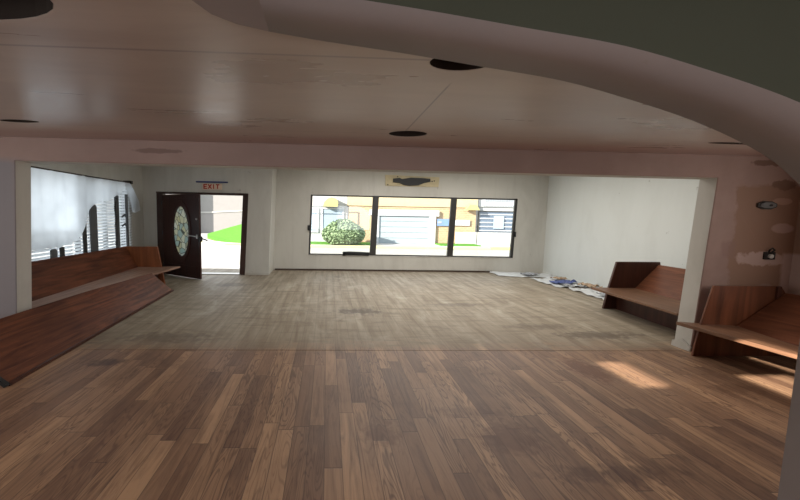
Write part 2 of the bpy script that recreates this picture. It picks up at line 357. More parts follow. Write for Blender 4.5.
def tube(bm, pts, r, seg=8):
    rings = []
    for i, p in enumerate(pts):
        p = Vector(p); d = (Vector(pts[min(i + 1, len(pts) - 1)]) - Vector(pts[max(i - 1, 0)])).normalized()
        u = d.orthogonal().normalized() if not rings else (u - d * u.dot(d)).normalized()
        w = d.cross(u)
        rings.append([bm.verts.new(p + (u * math.cos(t) + w * math.sin(t)) * r) for t in [2 * math.pi * k / seg for k in range(seg)]])
    for a, b in zip(rings, rings[1:]):
        for k in range(seg): bm.faces.new((a[k], a[(k + 1) % seg], b[(k + 1) % seg], b[k]))
    bm.faces.new(rings[0]); bm.faces.new(rings[-1][::-1]); return bm
def frame_xz(bm, x0, x1, z0, z1, y0, y1, w, mi=0):
    box(bm, x0, x1, y0, y1, z0, z0 + w, mi); box(bm, x0, x1, y0, y1, z1 - w, z1, mi)
    box(bm, x0, x0 + w, y0, y1, z0 + w, z1 - w, mi); box(bm, x1 - w, x1, y0, y1, z0 + w, z1 - w, mi); return bm
def ring_poly(cx, cy, rx, ry, n=28): return [(cx + rx * math.cos(2 * math.pi * k / n), cy + ry * math.sin(2 * math.pi * k / n)) for k in range(n)]
def plane_with_holes(bm, outer, holes, mi=0):      # flat sheet (x, y) with holes, filled by triangulation
    es = []
    for loop in [outer] + holes:
        vs = [bm.verts.new((x, y, 0)) for x, y in loop]
        es += [bm.edges.new((vs[i], vs[(i + 1) % len(vs)])) for i in range(len(vs))]
    bmesh.ops.triangle_fill(bm, use_beauty=True, edges=es)
    for f in bm.faces: f.material_index = mi
    return bm
def thick_plate(name, outer, holes, th, mapping, mat, mat_side=None):
    bm = plane_with_holes(bmesh.new(), outer, holes)
    r = bmesh.ops.extrude_face_region(bm, geom=list(bm.faces))
    for v in [g for g in r['geom'] if isinstance(g, bmesh.types.BMVert)]: v.co.z += th
    for v in bm.verts: v.co = mapping(v.co)
    return bm

# ------------------------------------------------------------------ the shell
XL, XR = -4.6, 6.25        # back room
FL, FR = -5.4, 5.62        # front room
YO, YO2 = 4.30, 4.52       # opening wall
CZ, BZ = 2.36, 2.9
struct('floor', B(FL - .2, XR + .2, -2.7, 10.75, -0.12, 0.0), M['floor'], 'worn strip wood floor, brown in front and grey at the back')

# front ceiling with its oval holes and three added openings that shape the sun patches
ovals = [(0.745, 3.61, .18, .13), (0.655, 1.93, .158, .11), (-2.71, 3.52, .165, .06), (3.93, 3.64, .20, .045), (-1.42, 1.49, .40, .19)]
lights = [(-2.28, -1.87, .215, .89), (-1.03, -0.39, -.015, .53), (-0.30, 0.06, .36, 1.04)]
holes = [ring_poly(*o) for o in ovals] + [[(a, c), (b, c), (b, d), (a, d)] for a, b, c, d in lights]
bm = thick_plate('ceiling', [(FL, -2.5), (FR, -2.5), (FR, YO), (FL, YO)], holes, 0.05, lambda c: Vector((c.x, c.y, c.z + CZ)), None)
ceil = struct('ceiling', bm, M['ceiling'], 'low pinkish painted ceiling with round holes in it')
for i, (cx, cy, rx, ry) in enumerate(ovals):       # each hole gets a can, its shade put into the dark lining
    bm = bmesh.new(); a = ring_poly(cx, cy, rx - .002, ry - .002); zz = (CZ + 0.002, CZ + 0.22)
    r0 = [bm.verts.new((x, y, zz[0])) for x, y in a]; r1 = [bm.verts.new((x, y, zz[1])) for x, y in a]
    for k in range(len(a)): bm.faces.new((r0[k], r0[(k + 1) % len(a)], r1[(k + 1) % len(a)], r1[k]))
    bm.faces.new(r1)
    obj('light_hole', bm, M['hole'], ceil)
struct('ceiling_back', B(XL, XR, YO2, 10.57, BZ, BZ + .1), M['white_r'])

# opening wall: pink towards the camera, whitish in the opening and behind
ol, oR = (-3.495, -3.385), (4.462, 4.575)
zt = 2.10
out = [(FL, 0), (ol[0], 0), (ol[1], zt + .012), (oR[1], zt), (oR[0], 0), (XR, 0), (XR, 3.0), (FL, 3.0)]
bm = thick_plate('w', out, [], YO2 - YO, lambda c: Vector((c.x, YO + c.z, c.y)), None)
bmesh.ops.recalc_face_normals(bm, faces=bm.faces)
for f in bm.faces:
    c = f.calc_center_median(); f.material_index = 0 if (f.normal.y < -.5) else 1
bmesh.ops.bevel(bm, geom=[e for e in bm.edges if e.calc_length() > 1.5 and abs(e.verts[0].co.y - YO) < 1e-4 and abs(e.verts[1].co.y - YO) < 1e-4 and max(e.verts[0].co.z, e.verts[1].co.z) < 2.2], offset=.008, segments=1, affect='EDGES')
struct('wall_opening', bm, [M['pink'], M['reveal']], 'pink plaster wall with a wide rectangular opening')
# broken plaster at the foot of the right reveal
bm = bmesh.new()
slab(bm, [(4.458, 4.29, 0), (4.452, 4.53, 0), (4.455, 4.53, .07), (4.462, 4.40, .12), (4.468, 4.29, .05)], (-.018, 0, 0))
obj('trim_chipped', bm, M['reveal'])['kind'] = 'structure'

# back wall with the street window
wx0, wx1, wz0, wz1 = -0.50, 5.37, 0.445, 2.115
bm = thick_plate('w', [(-1.6, -.1), (XR + .2, -.1), (XR + .2, 3.0), (-1.6, 3.0)], [[(wx0 - .02, wz0), (wx1 - .02, wz0 - .02), (wx1 + .02, wz1), (wx0 + .03, wz1 + .005)]], .18, lambda c: Vector((c.x, 10.57 + c.z, c.y)), None)
struct('wall_back', bm, M['white'], 'off white wall with the street window')
# door wall and the pier that returns to the back wall
dx0, dx1, dzt = -4.25, -2.04, 2.06
bm = thick_plate('w', [(XL - .2, -.1), (dx0, -.1), (dx0 + .01, dzt), (dx1 + .035, dzt), (dx1 - .075, -.1), (-1.50, -.1), (-1.375, 3.0), (XL - .2, 3.0)], [], .17, lambda c: Vector((c.x, 9.69 + c.z, c.y)), None)
slab(bm, [(-1.50, 9.86, -.1), (-1.50, 10.57, -.1), (-1.375, 10.57, 3.0), (-1.375, 9.86, 3.0)], (-.16, 0, 0))
struct('wall_door', bm, M['white'], 'off white wall around the front door')
struct('wall_right', B(XR, XR + .2, YO2 - .22, 10.57, -.1, 3.0), M['white_r'], 'plain white right wall of the back room')
# left wall with the blind-covered window
ly0, ly1, lz0, lz1 = 4.95, 8.95, 0.62, 2.235
bm = thick_plate('w', [(YO2, -.1), (9.69, -.1), (9.69, 3.0), (YO2, 3.0)], [[(ly0, lz0), (ly1, lz0), (ly1, lz1), (ly0, lz1)]], .2, lambda c: Vector((XL - .2 + c.z, c.x, c.y)), None)
struct('wall_left', bm, M['white'], 'off white left wall of the back room')
# front room side walls and the wall behind the camera; their openings are added for the fill lamps
bm = thick_plate('w', [(-2.5, -.1), (YO, -.1), (YO, 3.0), (-2.5, 3.0)], [[(.3, .65), (2.7, .65), (2.7, 2.05), (.3, 2.05)]], .2, lambda c: Vector((FL - .2 + c.z, c.x, c.y)), None)
struct('wall_left_front', bm, M['greyplaster'])
bm = thick_plate('w', [(-2.5, -.1), (YO, -.1), (YO, 2.6), (-2.5, 2.6)], [[(2.05, .95), (3.05, .95), (3.05, 2.05), (2.05, 2.05)]], .2, lambda c: Vector((FR + c.z, c.x, c.y)), None)
struct('wall_right_front', bm, M['pink'])
bm = thick_plate('w', [(FL, -.1), (FR, -.1), (FR, 2.6), (FL, 2.6)], [[(-3.6, .6), (-.4, .6), (-.4, 2.1), (-3.6, 2.1)], [(.6, .6), (3.8, .6), (3.8, 2.1), (.6, 2.1)]], .2, lambda c: Vector((c.x, -2.7 + c.z, c.y)), None)
struct('wall_sun_block', B(-9.4, -9.0, -8, 6.8, -.15, 4.5), M['stucco_white'])  # unseen wall added to keep direct sun off the left windows
struct('wall_behind', bm, M['greyplaster'])

# arch wall close to the camera
prof = [(2.23, 0.0), (2.235, 1.15), (2.235, 1.50), (2.20, 1.66), (2.13, 1.77), (2.0, 1.865), (1.84, 1.945), (1.60, 2.035), (1.31, 2.115), (1.0, 2.185), (.64, 2.232), (.30, 2.275), (-.02, 2.31), (-.25, 2.34)]
Yn, Yf = 1.30, 1.64
def smooth_line(P, k=4):                            # Catmull-Rom through the arch points
    P = [Vector((a, b, 0)) for a, b in P]; o = []
    for i in range(len(P) - 1):
        p0, p1, p2, p3 = P[max(i - 1, 0)], P[i], P[i + 1], P[min(i + 2, len(P) - 1)]
        for j in range(k):
            t = j / k; o.append(.5 * ((2 * p1) + (p2 - p0) * t + (2 * p0 - 5 * p1 + 4 * p2 - p3) * t * t + (3 * p1 - p0 - 3 * p2 + p3) * t ** 3))
    return [(v.x, v.y) for v in o] + [(P[-1].x, P[-1].y)]
prof = prof[:4] + smooth_line(prof[4:])
bm = bmesh.new(); top = 2.36
plan = [(-.25, Yf + .02), (-.37, 1.60), (-.45, 1.53), (-.49, 1.44), (-.50, Yn)]     # rounded nose where the arch dies into the ceiling
near = [bm.verts.new((x, Yn, z)) for x, z in prof]; far = [bm.verts.new((x, Yf, z)) for x, z in prof]
for i in range(len(prof) - 1):
    f = bm.faces.new((near[i], far[i], far[i + 1], near[i + 1])); f.material_index = 0; f.smooth = True
nt = [bm.verts.new((x, Yn, top)) for x, z in prof]; ft = [bm.verts.new((x, Yf, top)) for x, z in prof]
W2 = FR
nr = [bm.verts.new((W2, Yn, z)) for z in (0, top)]; fr_ = [bm.verts.new((W2, Yf, z)) for z in (0, top)]
# faces over the curve
for a, t, mi in ((near, nt, 1), (far, ft, 2)):
    for i in range(4, len(prof) - 1):
        bm.faces.new((a[i], a[i + 1], t[i + 1], t[i])).material_index = mi
    r = nr if a is near else fr_
    bm.faces.new([a[0], a[1], a[2], a[3], a[4], t[4], r[1], r[0]]).material_index = mi
# nose
base = [bm.verts.new((x, y, 2.345)) for x, y in plan[1:]]; bt = [bm.verts.new((x, y, top)) for x, y in plan[1:]]
bm.faces.new([near[-1], far[-1]] + base).material_index = 0
prev, pt = far[-1], ft[-1]
for v, t in zip(base, bt):
    bm.faces.new((prev, v, t, pt)).material_index = 0; prev, pt = v, t
bm.faces.new((near[-1], nt[-1], pt, prev)).material_index = 1
struct('wall_arch', bm, [M['greyplaster'], M['green'], M['pink']], 'curved plaster archway, mauve grey inside and green on the near face')

# base strips
struct('baseboard_back', B(-1.45, 4.75, 10.545, 10.57, 0, .045), M['basedark'], 'thin dark brown strip under the back wall')
struct('baseboard_pier', B(-2.10, -1.49, 9.672, 9.69, 0, .06), M['reveal'])
struct('baseboard_right', B(XR - .022, XR, 4.6, 10.5, 0, .05), M['white_r'])
struct('trim_threshold', B(ol[0] + .05, oR[0] - .03, 4.31, 4.33, 0, .003), M['floor'], 'thin wooden strip across the floor at the opening')

# ------------------------------------------------------------------ street window
w = bpy.data.objects.new('window_1', None); COL.objects.link(w); w.location = (2.4, 10.6, wz0); tag(w, 'wide street window with three panes in thin dark frames', kind='structure')
bpy.context.view_layer.update()
def sk(z): return (z - 1.28) * .032                 # the old frames lean a little
def bar(bm, xc, z0, z1, wd, y0=10.585, y1=10.65):
    slab(bm, [(xc - wd / 2 + sk(z0), y0, z0), (xc + wd / 2 + sk(z0), y0, z0), (xc + wd / 2 + sk(z1), y0, z1), (xc - wd / 2 + sk(z1), y0, z1)], (0, y1 - y0, 0))
bm = bmesh.new()
slab(bm, [(-.535, 10.585, wz0 - .005), (5.37, 10.585, wz0 - .03), (5.37, 10.585, wz0 + .012), (-.535, 10.585, wz0 + .030)], (0, .07, 0))
slab(bm, [(-.475, 10.585, wz1 - .03), (5.40, 10.585, wz1 - .04), (5.40, 10.585, wz1 + .005), (-.475, 10.585, wz1 + .005)], (0, .07, 0))
bar(bm, -.475, wz0, wz1, .06); bar(bm, 5.345, wz0 - .02, wz1, .09)
obj('window_frame', bm, M['darkframe'], w)
for xc, wd in ((1.32, .17), (3.54, .16)):
    bm = bmesh.new(); bar(bm, xc, wz0 + .01, wz1 - .01, wd, 10.58, 10.66); obj('mullion', bm, M['darkframe'], w)
for a, b in ((-.44, 1.23), (1.41, 3.46), (3.62, 5.30)):
    bm = bmesh.new(); slab(bm, [(a + sk(.47), 10.625, .46), (b + sk(.47), 10.625, .44), (b + sk(2.1), 10.625, 2.08), (a + sk(2.1), 10.625, 2.09)], (0, .006, 0)); obj('window_pane', bm, M['glass'], w)
for x, z in ((-.52, 1.22), (5.36, 1.13)):
    bm = B(x - .03, x + .03, 10.555, 10.585, z - .09, z + .05); tube(bm, [(x, 10.56, z), (x, 10.535, z - .02), (x + .01, 10.53, z - .10)], .014); obj('window_latch', bm, M['black'], w)
bm = bmesh.new(); slab(bm, [(-.55, 10.56, wz0 - .02), (5.4, 10.56, wz0 - .045), (5.4, 10.56, wz0 - .03), (-.55, 10.56, wz0 - .005)], (0, .05, 0)); obj('window_sill', bm, M['reveal'], w)
bm = bmesh.new()
tube(bm, [(.47, 10.56, .525), (.60, 10.56, .535), (.9, 10.56, .53), (1.20, 10.56, .515)], .042, 10)
tube(bm, [(.50, 10.54, .50), (.9, 10.545, .495), (1.18, 10.54, .485)], .025, 8)
box(bm, .44, .52, 10.535, 10.60, .455, .56)
for v in bm.verts: v.co.z -= .022
tag(obj('rolled_bundle', bm, M['black'], smooth=True), 'small black rolled bundle lying on the sill of the leftmost window pane', 'bundle')

# cream board above the window with a black torn bracket
t = thing('wall_plate', (2.34, 10.57, 2.40), 'aged cream board with a black bracket above the street window', 'wall plate')
bm = bmesh.new(); slab(bm, [(1.60, 10.568, 2.40), (3.09, 10.568, 2.395), (3.11, 10.568, 2.665), (1.58, 10.568, 2.70)], (0, -.025, 0)); obj('backing_board', bm, M['cream'], t, .004)
bm = bmesh.new()
pts = [(1.80, 2.60), (1.98, 2.625), (2.05, 2.59), (2.30, 2.635), (2.62, 2.63), (2.84, 2.615), (2.85, 2.53), (2.68, 2.50), (2.52, 2.43), (2.26, 2.41), (2.10, 2.43), (2.0, 2.48), (1.80, 2.50)]
slab(bm, [(x, 10.545, z) for x, z in pts], (0, -.05, 0)); obj('bracket', bm, M['black'], t, .008)
for x, z in ((1.93, 2.655), (2.96, 2.56), (2.90, 2.545), (1.66, 2.43)):
    bm = bmesh.new(); tube(bm, [(x, 10.548, z), (x, 10.53, z)], .018, 10); obj('screw_hole', bm, M['black'], t)

# ------------------------------------------------------------------ front door
d = bpy.data.objects.new('door_1', None); COL.objects.link(d); d.location = (-4.1, 9.66, 0); tag(d, 'dark mahogany front door standing open, with an oval glass', kind='structure')
bpy.context.view_layer.update()
bm = bmesh.new()
slab(bm, [(dx0 - .02, 9.66, 0), (dx0 + .14, 9.66, 0), (dx0 + .14, 9.66, dzt - .04), (dx0 - .01, 9.66, dzt)], (0, .2, 0))
slab(bm, [(-2.235, 9.66, 0), (-2.10, 9.66, 0), (-1.995, 9.66, 2.07), (-2.13, 9.66, 2.03)], (0, .2, 0))
slab(bm, [(dx0 - .01, 9.655, dzt - .04), (-2.01, 9.655, dzt - .045), (-1.995, 9.655, 2.07), (dx0 - .02, 9.655, 2.075)], (0, .2, 0))
obj('door_frame', bm, M['frame_wood'], d, .006)
bm = B(-4.1, -2.2, 9.66, 9.88, 0, .02); obj('door_sill', bm, M['steel'], d)
H = Vector((-4.11, 9.645, 0)); T = Vector((-2.966, 8.874, 0)); ux = (T - H).normalized(); ny = Vector((ux.y, -ux.x, 0)) # ny points to the camera side
def lp(u, z, o=0.0): return tuple(H + ux * u + ny * o + Vector((0, 0, z)))
def ell(cu, cz, ru, rz, o, n=32): return [lp(cu + ru * math.cos(2 * math.pi * k / n), cz + rz * math.sin(2 * math.pi * k / n), o) for k in range(n)]
L = 1.39; cu, cz = .715, 1.115
bm = plane_with_holes(bmesh.new(), [(0, .015), (L, .015), (L, 2.0), (0, 2.0)], [[(cu + .30 * math.cos(2 * math.pi * k / 32), cz + .60 * math.sin(2 * math.pi * k / 32)) for k in range(32)]])
r = bmesh.ops.extrude_face_region(bm, geom=list(bm.faces))
for v in [g for g in r['geom'] if isinstance(g, bmesh.types.BMVert)]: v.co.z += .05
for v in bm.verts: v.co = Vector(lp(v.co.x, v.co.y, v.co.z - .05))
leaf = obj('door_leaf', bm, M['door'], d, .004)
def annulus(bm, r1, r2, o0, o1):
    n = 32; loops = [ell(cu, cz, r1[0], r1[1], o1), ell(cu, cz, r2[0], r2[1], o1), ell(cu, cz, r2[0], r2[1], o0), ell(cu, cz, r1[0], r1[1], o0)]
    vs = [[bm.verts.new(p) for p in l] for l in loops]
    for a in range(4):
        for k in range(n): bm.faces.new((vs[a][k], vs[a][(k + 1) % n], vs[(a + 1) % 4][(k + 1) % n], vs[(a + 1) % 4][k]))
    return bm
obj('oval_moulding', annulus(bmesh.new(), (.30, .60), (.385, .735), -.002, .022), M['door'], leaf, .005)
bm = bmesh.new(); hexa(bm, ell(cu, cz, .303, .605, -.03), ell(cu, cz, .303, .605, -.02)); obj('oval_glass', bm, M['oval'], leaf)
bm = bmesh.new()
for (z0, z1) in ((.06, .30), (1.90, 1.955)):
    for (a, b, c, e) in ((.12, L - .12, z0, z0 + .02), (.12, L - .12, z1 - .02, z1), (.12, .14, z0, z1), (L - .14, L - .12, z0, z1)):
        slab(bm, [lp(a, c, -.001), lp(b, c, -.001), lp(b, e, -.001), lp(a, e, -.001)], tuple(ny * .008))
obj('panel_moulding', bm, M['door'], leaf)
bm = bmesh.new(); slab(bm, [lp(1.28, .97, 0), lp(1.33, .97, 0), lp(1.33, 1.06, 0), lp(1.28, 1.06, 0)], tuple(ny * .012))
tube(bm, [lp(1.30, 1.02, .01), lp(1.30, 1.02, .06), lp(1.22, 1.03, .07), lp(1.02, 1.03, .065)], .014); obj('door_handle', bm, M['steel'], leaf)
bm = bmesh.new(); slab(bm, [lp(L-.03, .90, -.06), lp(L-.03, 1.02, -.06), lp(L-.03, 1.02, .02), lp(L-.03, .90, .02)], tuple(ux * .06))
tube(bm, [lp(1.33, .97, -.05), lp(1.33, .97, -.10), lp(1.42, .95, -.11), lp(1.52, .93, -.11)], .016)
tube(bm, [lp(1.30, .97, -.05), lp(1.30, .97, -.07)], .04, 12); obj('lever', bm, M['black'], leaf)
bm = bmesh.new(); tube(bm, [lp(1.30, 1.42, 0), lp(1.30, 1.42, .02)], .022, 12); obj('deadbolt', bm, M['steel'], leaf)
for z in (.25, 1.05, 1.8):
    bm = bmesh.new(); tube(bm, [lp(-.015, z - .05, .01), lp(-.015, z + .05, .01)], .014, 8); obj('hinge', bm, M['black'], leaf)

# exit sign on the wall above the doorway
t = thing('exit_sign', (-2.89, 9.66, 2.14), 'small exit sign with red letters above the front door', 'sign')
obj('sign_face', B(-3.13, -2.65, 9.655, 9.69, 2.15, 2.295), M['signwhite'], t, .004)
def letter(strokes, x0, w_, z0, h_):
    bm = bmesh.new()
    for (ax, az, bx, bz) in strokes:
        a = Vector((x0 + ax * w_, 9.648, z0 + az * h_)); b = Vector((x0 + bx * w_, 9.648, z0 + bz * h_)); dd = (b - a).normalized(); p = Vector((dd.z, 0, -dd.x)) * .0125
        a2 = a - dd * .008; b2 = b + dd * .008
        slab(bm, [tuple(a2 + p), tuple(b2 + p), tuple(b2 - p), tuple(a2 - p)], (0, .008, 0))
    return bm
E_ = [(0, 0, 0, 1), (0, 0, 1, 0), (0, .5, .8, .5), (0, 1, 1, 1)]; X_ = [(0, 0, 1, 1), (0, 1, 1, 0)]; I_ = [(.5, 0, .5, 1)]; T_ = [(0, 1, 1, 1), (.5, 0, .5, 1)]
x = -3.085
for nm, st in (('E', E_), ('X', X_), ('I', I_), ('T', T_)):
    obj('letter', letter(st, x, .07 if nm != 'I' else .04, 2.175, .095), M['red'], t); x += .108 if nm != 'I' else .085
obj('top_bar', B(-3.28, -2.50, 9.64, 9.69, 2.318, 2.352), M['blue'], t, .003)

# ------------------------------------------------------------------ left window: posts, slatted blind, ragged sheet, chains
w = bpy.data.objects.new('window_2', None); COL.objects.link(w); w.location = (XL, 7, lz0); tag(w, 'long window in the left wall behind blinds', kind='structure')
bpy.context.view_layer.update()
bm = bmesh.new()
for a in ((ly0, ly1, lz0, lz0 + .04), (ly0, ly1, lz1 - .04, lz1), (ly0, ly0 + .04, lz0, lz1), (ly1 - .04, ly1, lz0, lz1)): box(bm, XL - .15, XL - .08, *a)
obj('window_frame', bm, M['greypost'], w)
for y in (6.0, 7.3, 8.2): obj('mullion', B(XL - .15, XL - .08, y, y + .06, lz0 + .04, lz1 - .04), M['greypost'], w)
obj('window_pane', B(XL - .118, XL - .112, ly0 + .04, ly1 - .04, lz0 + .04, lz1 - .04), M['glass'], w)

def blind(y0, y1, ztop, label):
    t = thing('slatted_blind', (XL + .03, (y0 + y1) / 2, lz0), label, 'blind')
    obj('headrail', B(XL + .004, XL + .05, y0, y1, ztop, ztop + .05), M['plugwhite'], t)
    bm = bmesh.new(); z = lz0 - .03
    while z < ztop - .05:
        slab(bm, [(XL + .010, y0, z), (XL + .010, y1, z), (XL + .044, y1, z + .050), (XL + .044, y0, z + .050)], (.002, 0, .002)); z += .062
    for k in (.2, .5, .8): box(bm, XL + .046, XL + .049, y0 + (y1 - y0) * k, y0 + (y1 - y0) * k + .012, lz0, ztop)
    obj('slats', bm, M['slat'], t)
blind(4.86, 6.97, 1.12, 'low white slatted blind along the bottom of the left window near the white jamb')
blind(6.99, 9.04, lz1 - .10, 'tall white slatted blind at the far end of the left window')
XG = XL + .07
for i, (y0, y1, z0, z1, lab) in enumerate(((7.40, 7.62, .66, 1.70, 'wide grey post strip standing upright in front of the left window blind'), (7.18, 7.28, .66, 1.38, 'narrow dark strip leaning upright beside the wide grey post'), (6.34, 6.48, .66, .94, 'short dark grey strip low in front of the blind near the white jamb'), (6.56, 6.66, .66, .96, 'second short grey strip low in front of the blind'))):
    bm = bmesh.new(); n = 10; a = (y0 + y1) / 2; h = (y1 - y0) / 2
    pts = [(XG, y0, z0), (XG, y1, z0)] + [(XG, a + h * math.cos(k * math.pi / n), z1 - h * .5 + h * .5 * math.sin(k * math.pi / n)) for k in range(n + 1)]
    slab(bm, pts, (.022, 0, 0)); tag(obj('blind_strip', bm, [M['greypost'], M['darkframe']][i % 2]), lab, 'strip')
t = thing('bead_chain', (XG, 8.3, .8), 'dark looped bead chain hanging at the right end of the left window', 'chain')
bm = bmesh.new()
for k in range(26):
    z = 1.92 - k * .042
    m_ = Matrix.Translation((XG + .03, 8.26 + .02 * math.sin(k * .7), z)); bmesh.ops.create_uvsphere(bm, u_segments=8, v_segments=6, radius=.024, matrix=m_)
obj('beads', bm, M['darkframe'], t, smooth=True)
bm = bmesh.new(); slab(bm, [(XG, 8.27, .72), (XG, 8.42, .72), (XG, 8.42, 1.90), (XG, 8.27, 1.93)], (.018, 0, 0)); obj('carrier_strip', bm, M['greypost'], t)
for z in (1.45, 1.25): 
    bm = bmesh.new(); tube(bm, [(XG + .03, 8.50, z), (XG + .05, 8.58, z + .05), (XG + .03, 8.66, z)], .018); obj('clip', bm, M['darkframe'], t)
tag(obj('side_post', B(XG, XG + .03, 8.70, 8.77, .70, 1.95), M['greypost']), 'slim grey post at the far end of the left window', 'post')
# the sheet: hangs from a line along the top, ragged diagonal bottom, soft folds
def cloth(name, top, bot, y0, y1, nu, nv, xf, th=.006):
    bm = bmesh.new(); g = []
    for i in range(nu + 1):
        u = i / nu; y = y0 + (y1 - y0) * u; zt_, zb_ = top(y), bot(y)
        g.append([bm.verts.new((xf(y, v / nv), y, zt_ + (zb_ - zt_) * v / nv)) for v in range(nv + 1)])
    for i in range(nu):
        for j in range(nv): bm.faces.new((g[i][j], g[i + 1][j], g[i + 1][j + 1], g[i][j + 1]))
    return bm
def lerp(pts):
    def f(y):
        for (a, b), (c, e) in zip(pts, pts[1:]):
            if y <= c: return b + (e - b) * max(0, (y - a)) / (c - a)
        return pts[-1][1]
    return f
t = thing('hanging_sheet', (XG + .05, 7.0, 1.0), 'translucent white sheet with a ragged lower edge hung over the left window', 'sheet')
bot = lerp([(5.0, .93), (6.0, .955), (6.55, .97), (6.85, 1.03), (7.05, 1.12), (7.15, 1.28), (7.35, 1.60), (7.62, 1.76), (7.9, 1.77), (8.35, 1.92), (8.5, 2.02), (8.62, 2.06)])
bm = cloth('s', lerp([(5, 2.225), (8.62, 2.205)]), lambda y: bot(y) + .02 * math.sin(y * 23) * math.sin(y * 7), 4.95, 8.62, 70, 14, lambda y, v: XG + .06 + .014 * math.sin(y * 9 + v) + .010 * math.sin(y * 23))
sh = obj('sheet', bm, M['sheet'], t, smooth=True)
bm = bmesh.new(); pf = [(8.56, 2.20), (8.80, 2.205), (8.98, 2.06), (9.16, 1.80), (9.20, 1.60), (9.02, 1.54), (8.84, 1.56), (8.80, 1.75), (8.72, 1.98)]
slab(bm, [(XG + .07 + .015 * math.sin(a * 20), a, b) for a, b in pf], (.008, 0, 0)); obj('torn_flap', bm, M['sheet'], t)
bm = bmesh.new(); tube(bm, [(XG + .07, 4.9, 2.24), (XG + .07, 6.3, 2.222), (XG + .07, 7.6, 2.214), (XG + .07, 8.85, 2.222)], .012); obj('curtain_line', bm, M['basedark'], t)
bm = B(XL, XG + .10, 8.80, 8.88, 2.19, 2.26); obj('end_bracket', bm, M['black'], t)

# ------------------------------------------------------------------ pews
def panel_xz(bm, pts, y0, y1): return slab(bm, [(x, y0, z) for x, z in pts], (0, y1 - y0, 0))
# left pew
t = thing('church_pew', (-3.9, 6.4, 0), 'long red brown pew along the left wall under the window', 'pew')
bm = bmesh.new(); hexa(bm, [(-3.62, 4.66, .345), (-3.46, 6.1, .345), (-3.38, 7.2, .345), (-3.25, 8.46, .345), (-4.08, 8.30, .345), (-3.95, 6.1, .345), (-3.86, 4.66, .345)],
                          [(-3.62, 4.66, .38), (-3.46, 6.1, .38), (-3.38, 7.2, .38), (-3.25, 8.46, .38), (-4.08, 8.30, .38), (-3.95, 6.1, .38), (-3.86, 4.66, .38)])
obj('seat', bm, M['seat'], t, .006)
bm = bmesh.new(); ruled(bm, [(-3.86, 4.66, .37), (-4.08, 8.28, .37)], [(-4.33, 4.66, .82), (-4.33, 8.28, .82)], (-.035, 0, 0)); obj('backrest', bm, M['pew'], t, .006)
bm = bmesh.new(); panel_xz(bm, [(-4.42, 0), (-4.38, .82), (-3.67, .825), (-3.60, .42), (-3.53, 0)], 8.29, 8.34); obj('end_panel', bm, M['pew_end'], t, .006)
bm = bmesh.new(); panel_xz(bm, [(-4.42, 0), (-4.38, .82), (-4.30, .825), (-3.66, .34), (-3.66, 0)], 4.61, 4.655); obj('end_panel', bm, M['pew_end'], t, .006)
bm = bmesh.new(); slab(bm, [(-3.78, 4.67, 0), (-3.66, 8.28, 0), (-3.66, 8.28, .34), (-3.78, 4.67, .34)], (-.03, 0, 0)); obj('seat_riser', bm, M['pew_end_dark'], t)
# long board leaning on the seat edge
bm = bmesh.new()
ruled(bm, [(-2.905, 3.40, .005), (-3.015, 5.5, .005), (-3.125, 7.60, .005)], [(-3.40, 3.38, .45), (-3.42, 5.3, .435), (-3.30, 7.12, .425)], (.035, 0, .015))
bdo = thing('leaning_board', (-3.1, 5.4, 0), 'long varnished board leaning against the front of the left pew', 'board')
obj('board_face', bm, M['pew'], bdo, .006)
bm = bmesh.new(); slab(bm, [(-2.872, 3.40, .0), (-3.092, 7.60, .0), (-3.092, 7.60, .028), (-2.872, 3.40, .028)], (.03, 0, 0)); obj('bottom_lip', bm, M['pew_end_dark'], bdo)
bm = bmesh.new(); slab(bm, [(-2.865, 3.36, .0), (-2.865, 3.40, 0.), (-3.40, 3.38, .45), (-3.40, 3.34, .45)], (.03, 0, .02)); obj('end_cap', bm, M['black'], bdo)

# far right pew
t = thing('church_pew', (5.4, 5.6, 0), 'dark brown pew against the white right wall of the back room', 'pew')
bm = bmesh.new(); hexa(bm, [(4.70, 6.42, .345), (4.60, 4.66, .345), (5.30, 4.66, .345), (5.50, 6.42, .345)], [(4.70, 6.42, .38), (4.60, 4.66, .38), (5.30, 4.66, .38), (5.50, 6.42, .38)]); obj('seat', bm, M['seat_dark'], t, .006)
bm = bmesh.new(); ruled(bm, [(5.28, 4.66, .37), (5.46, 6.38, .37)], [(5.86, 4.66, .80), (5.86, 6.38, .80)], (.035, 0, 0)); obj('backrest', bm, M['pew_mid'], t, .006)
bm = bmesh.new(); panel_xz(bm, [(4.93, 0), (4.99, .34), (5.11, .845), (5.90, .85), (6.10, 0)], 6.385, 6.43); obj('end_panel', bm, M['pew_end_dark'], t, .006)
bm = bmesh.new(); panel_xz(bm, [(4.93, 0), (4.93, .345), (5.28, .36), (5.94, .82), (6.02, .82), (6.12, 0)], 4.61, 4.655); obj('end_panel', bm, M['pew_end_dark'], t, .006)
bm = bmesh.new(); slab(bm, [(5.05, 4.66, 0), (5.15, 6.38, 0), (5.15, 6.38, .34), (5.05, 4.66, .34)], (.03, 0, 0)); obj('seat_riser', bm, M['pew_end_dark'], t)

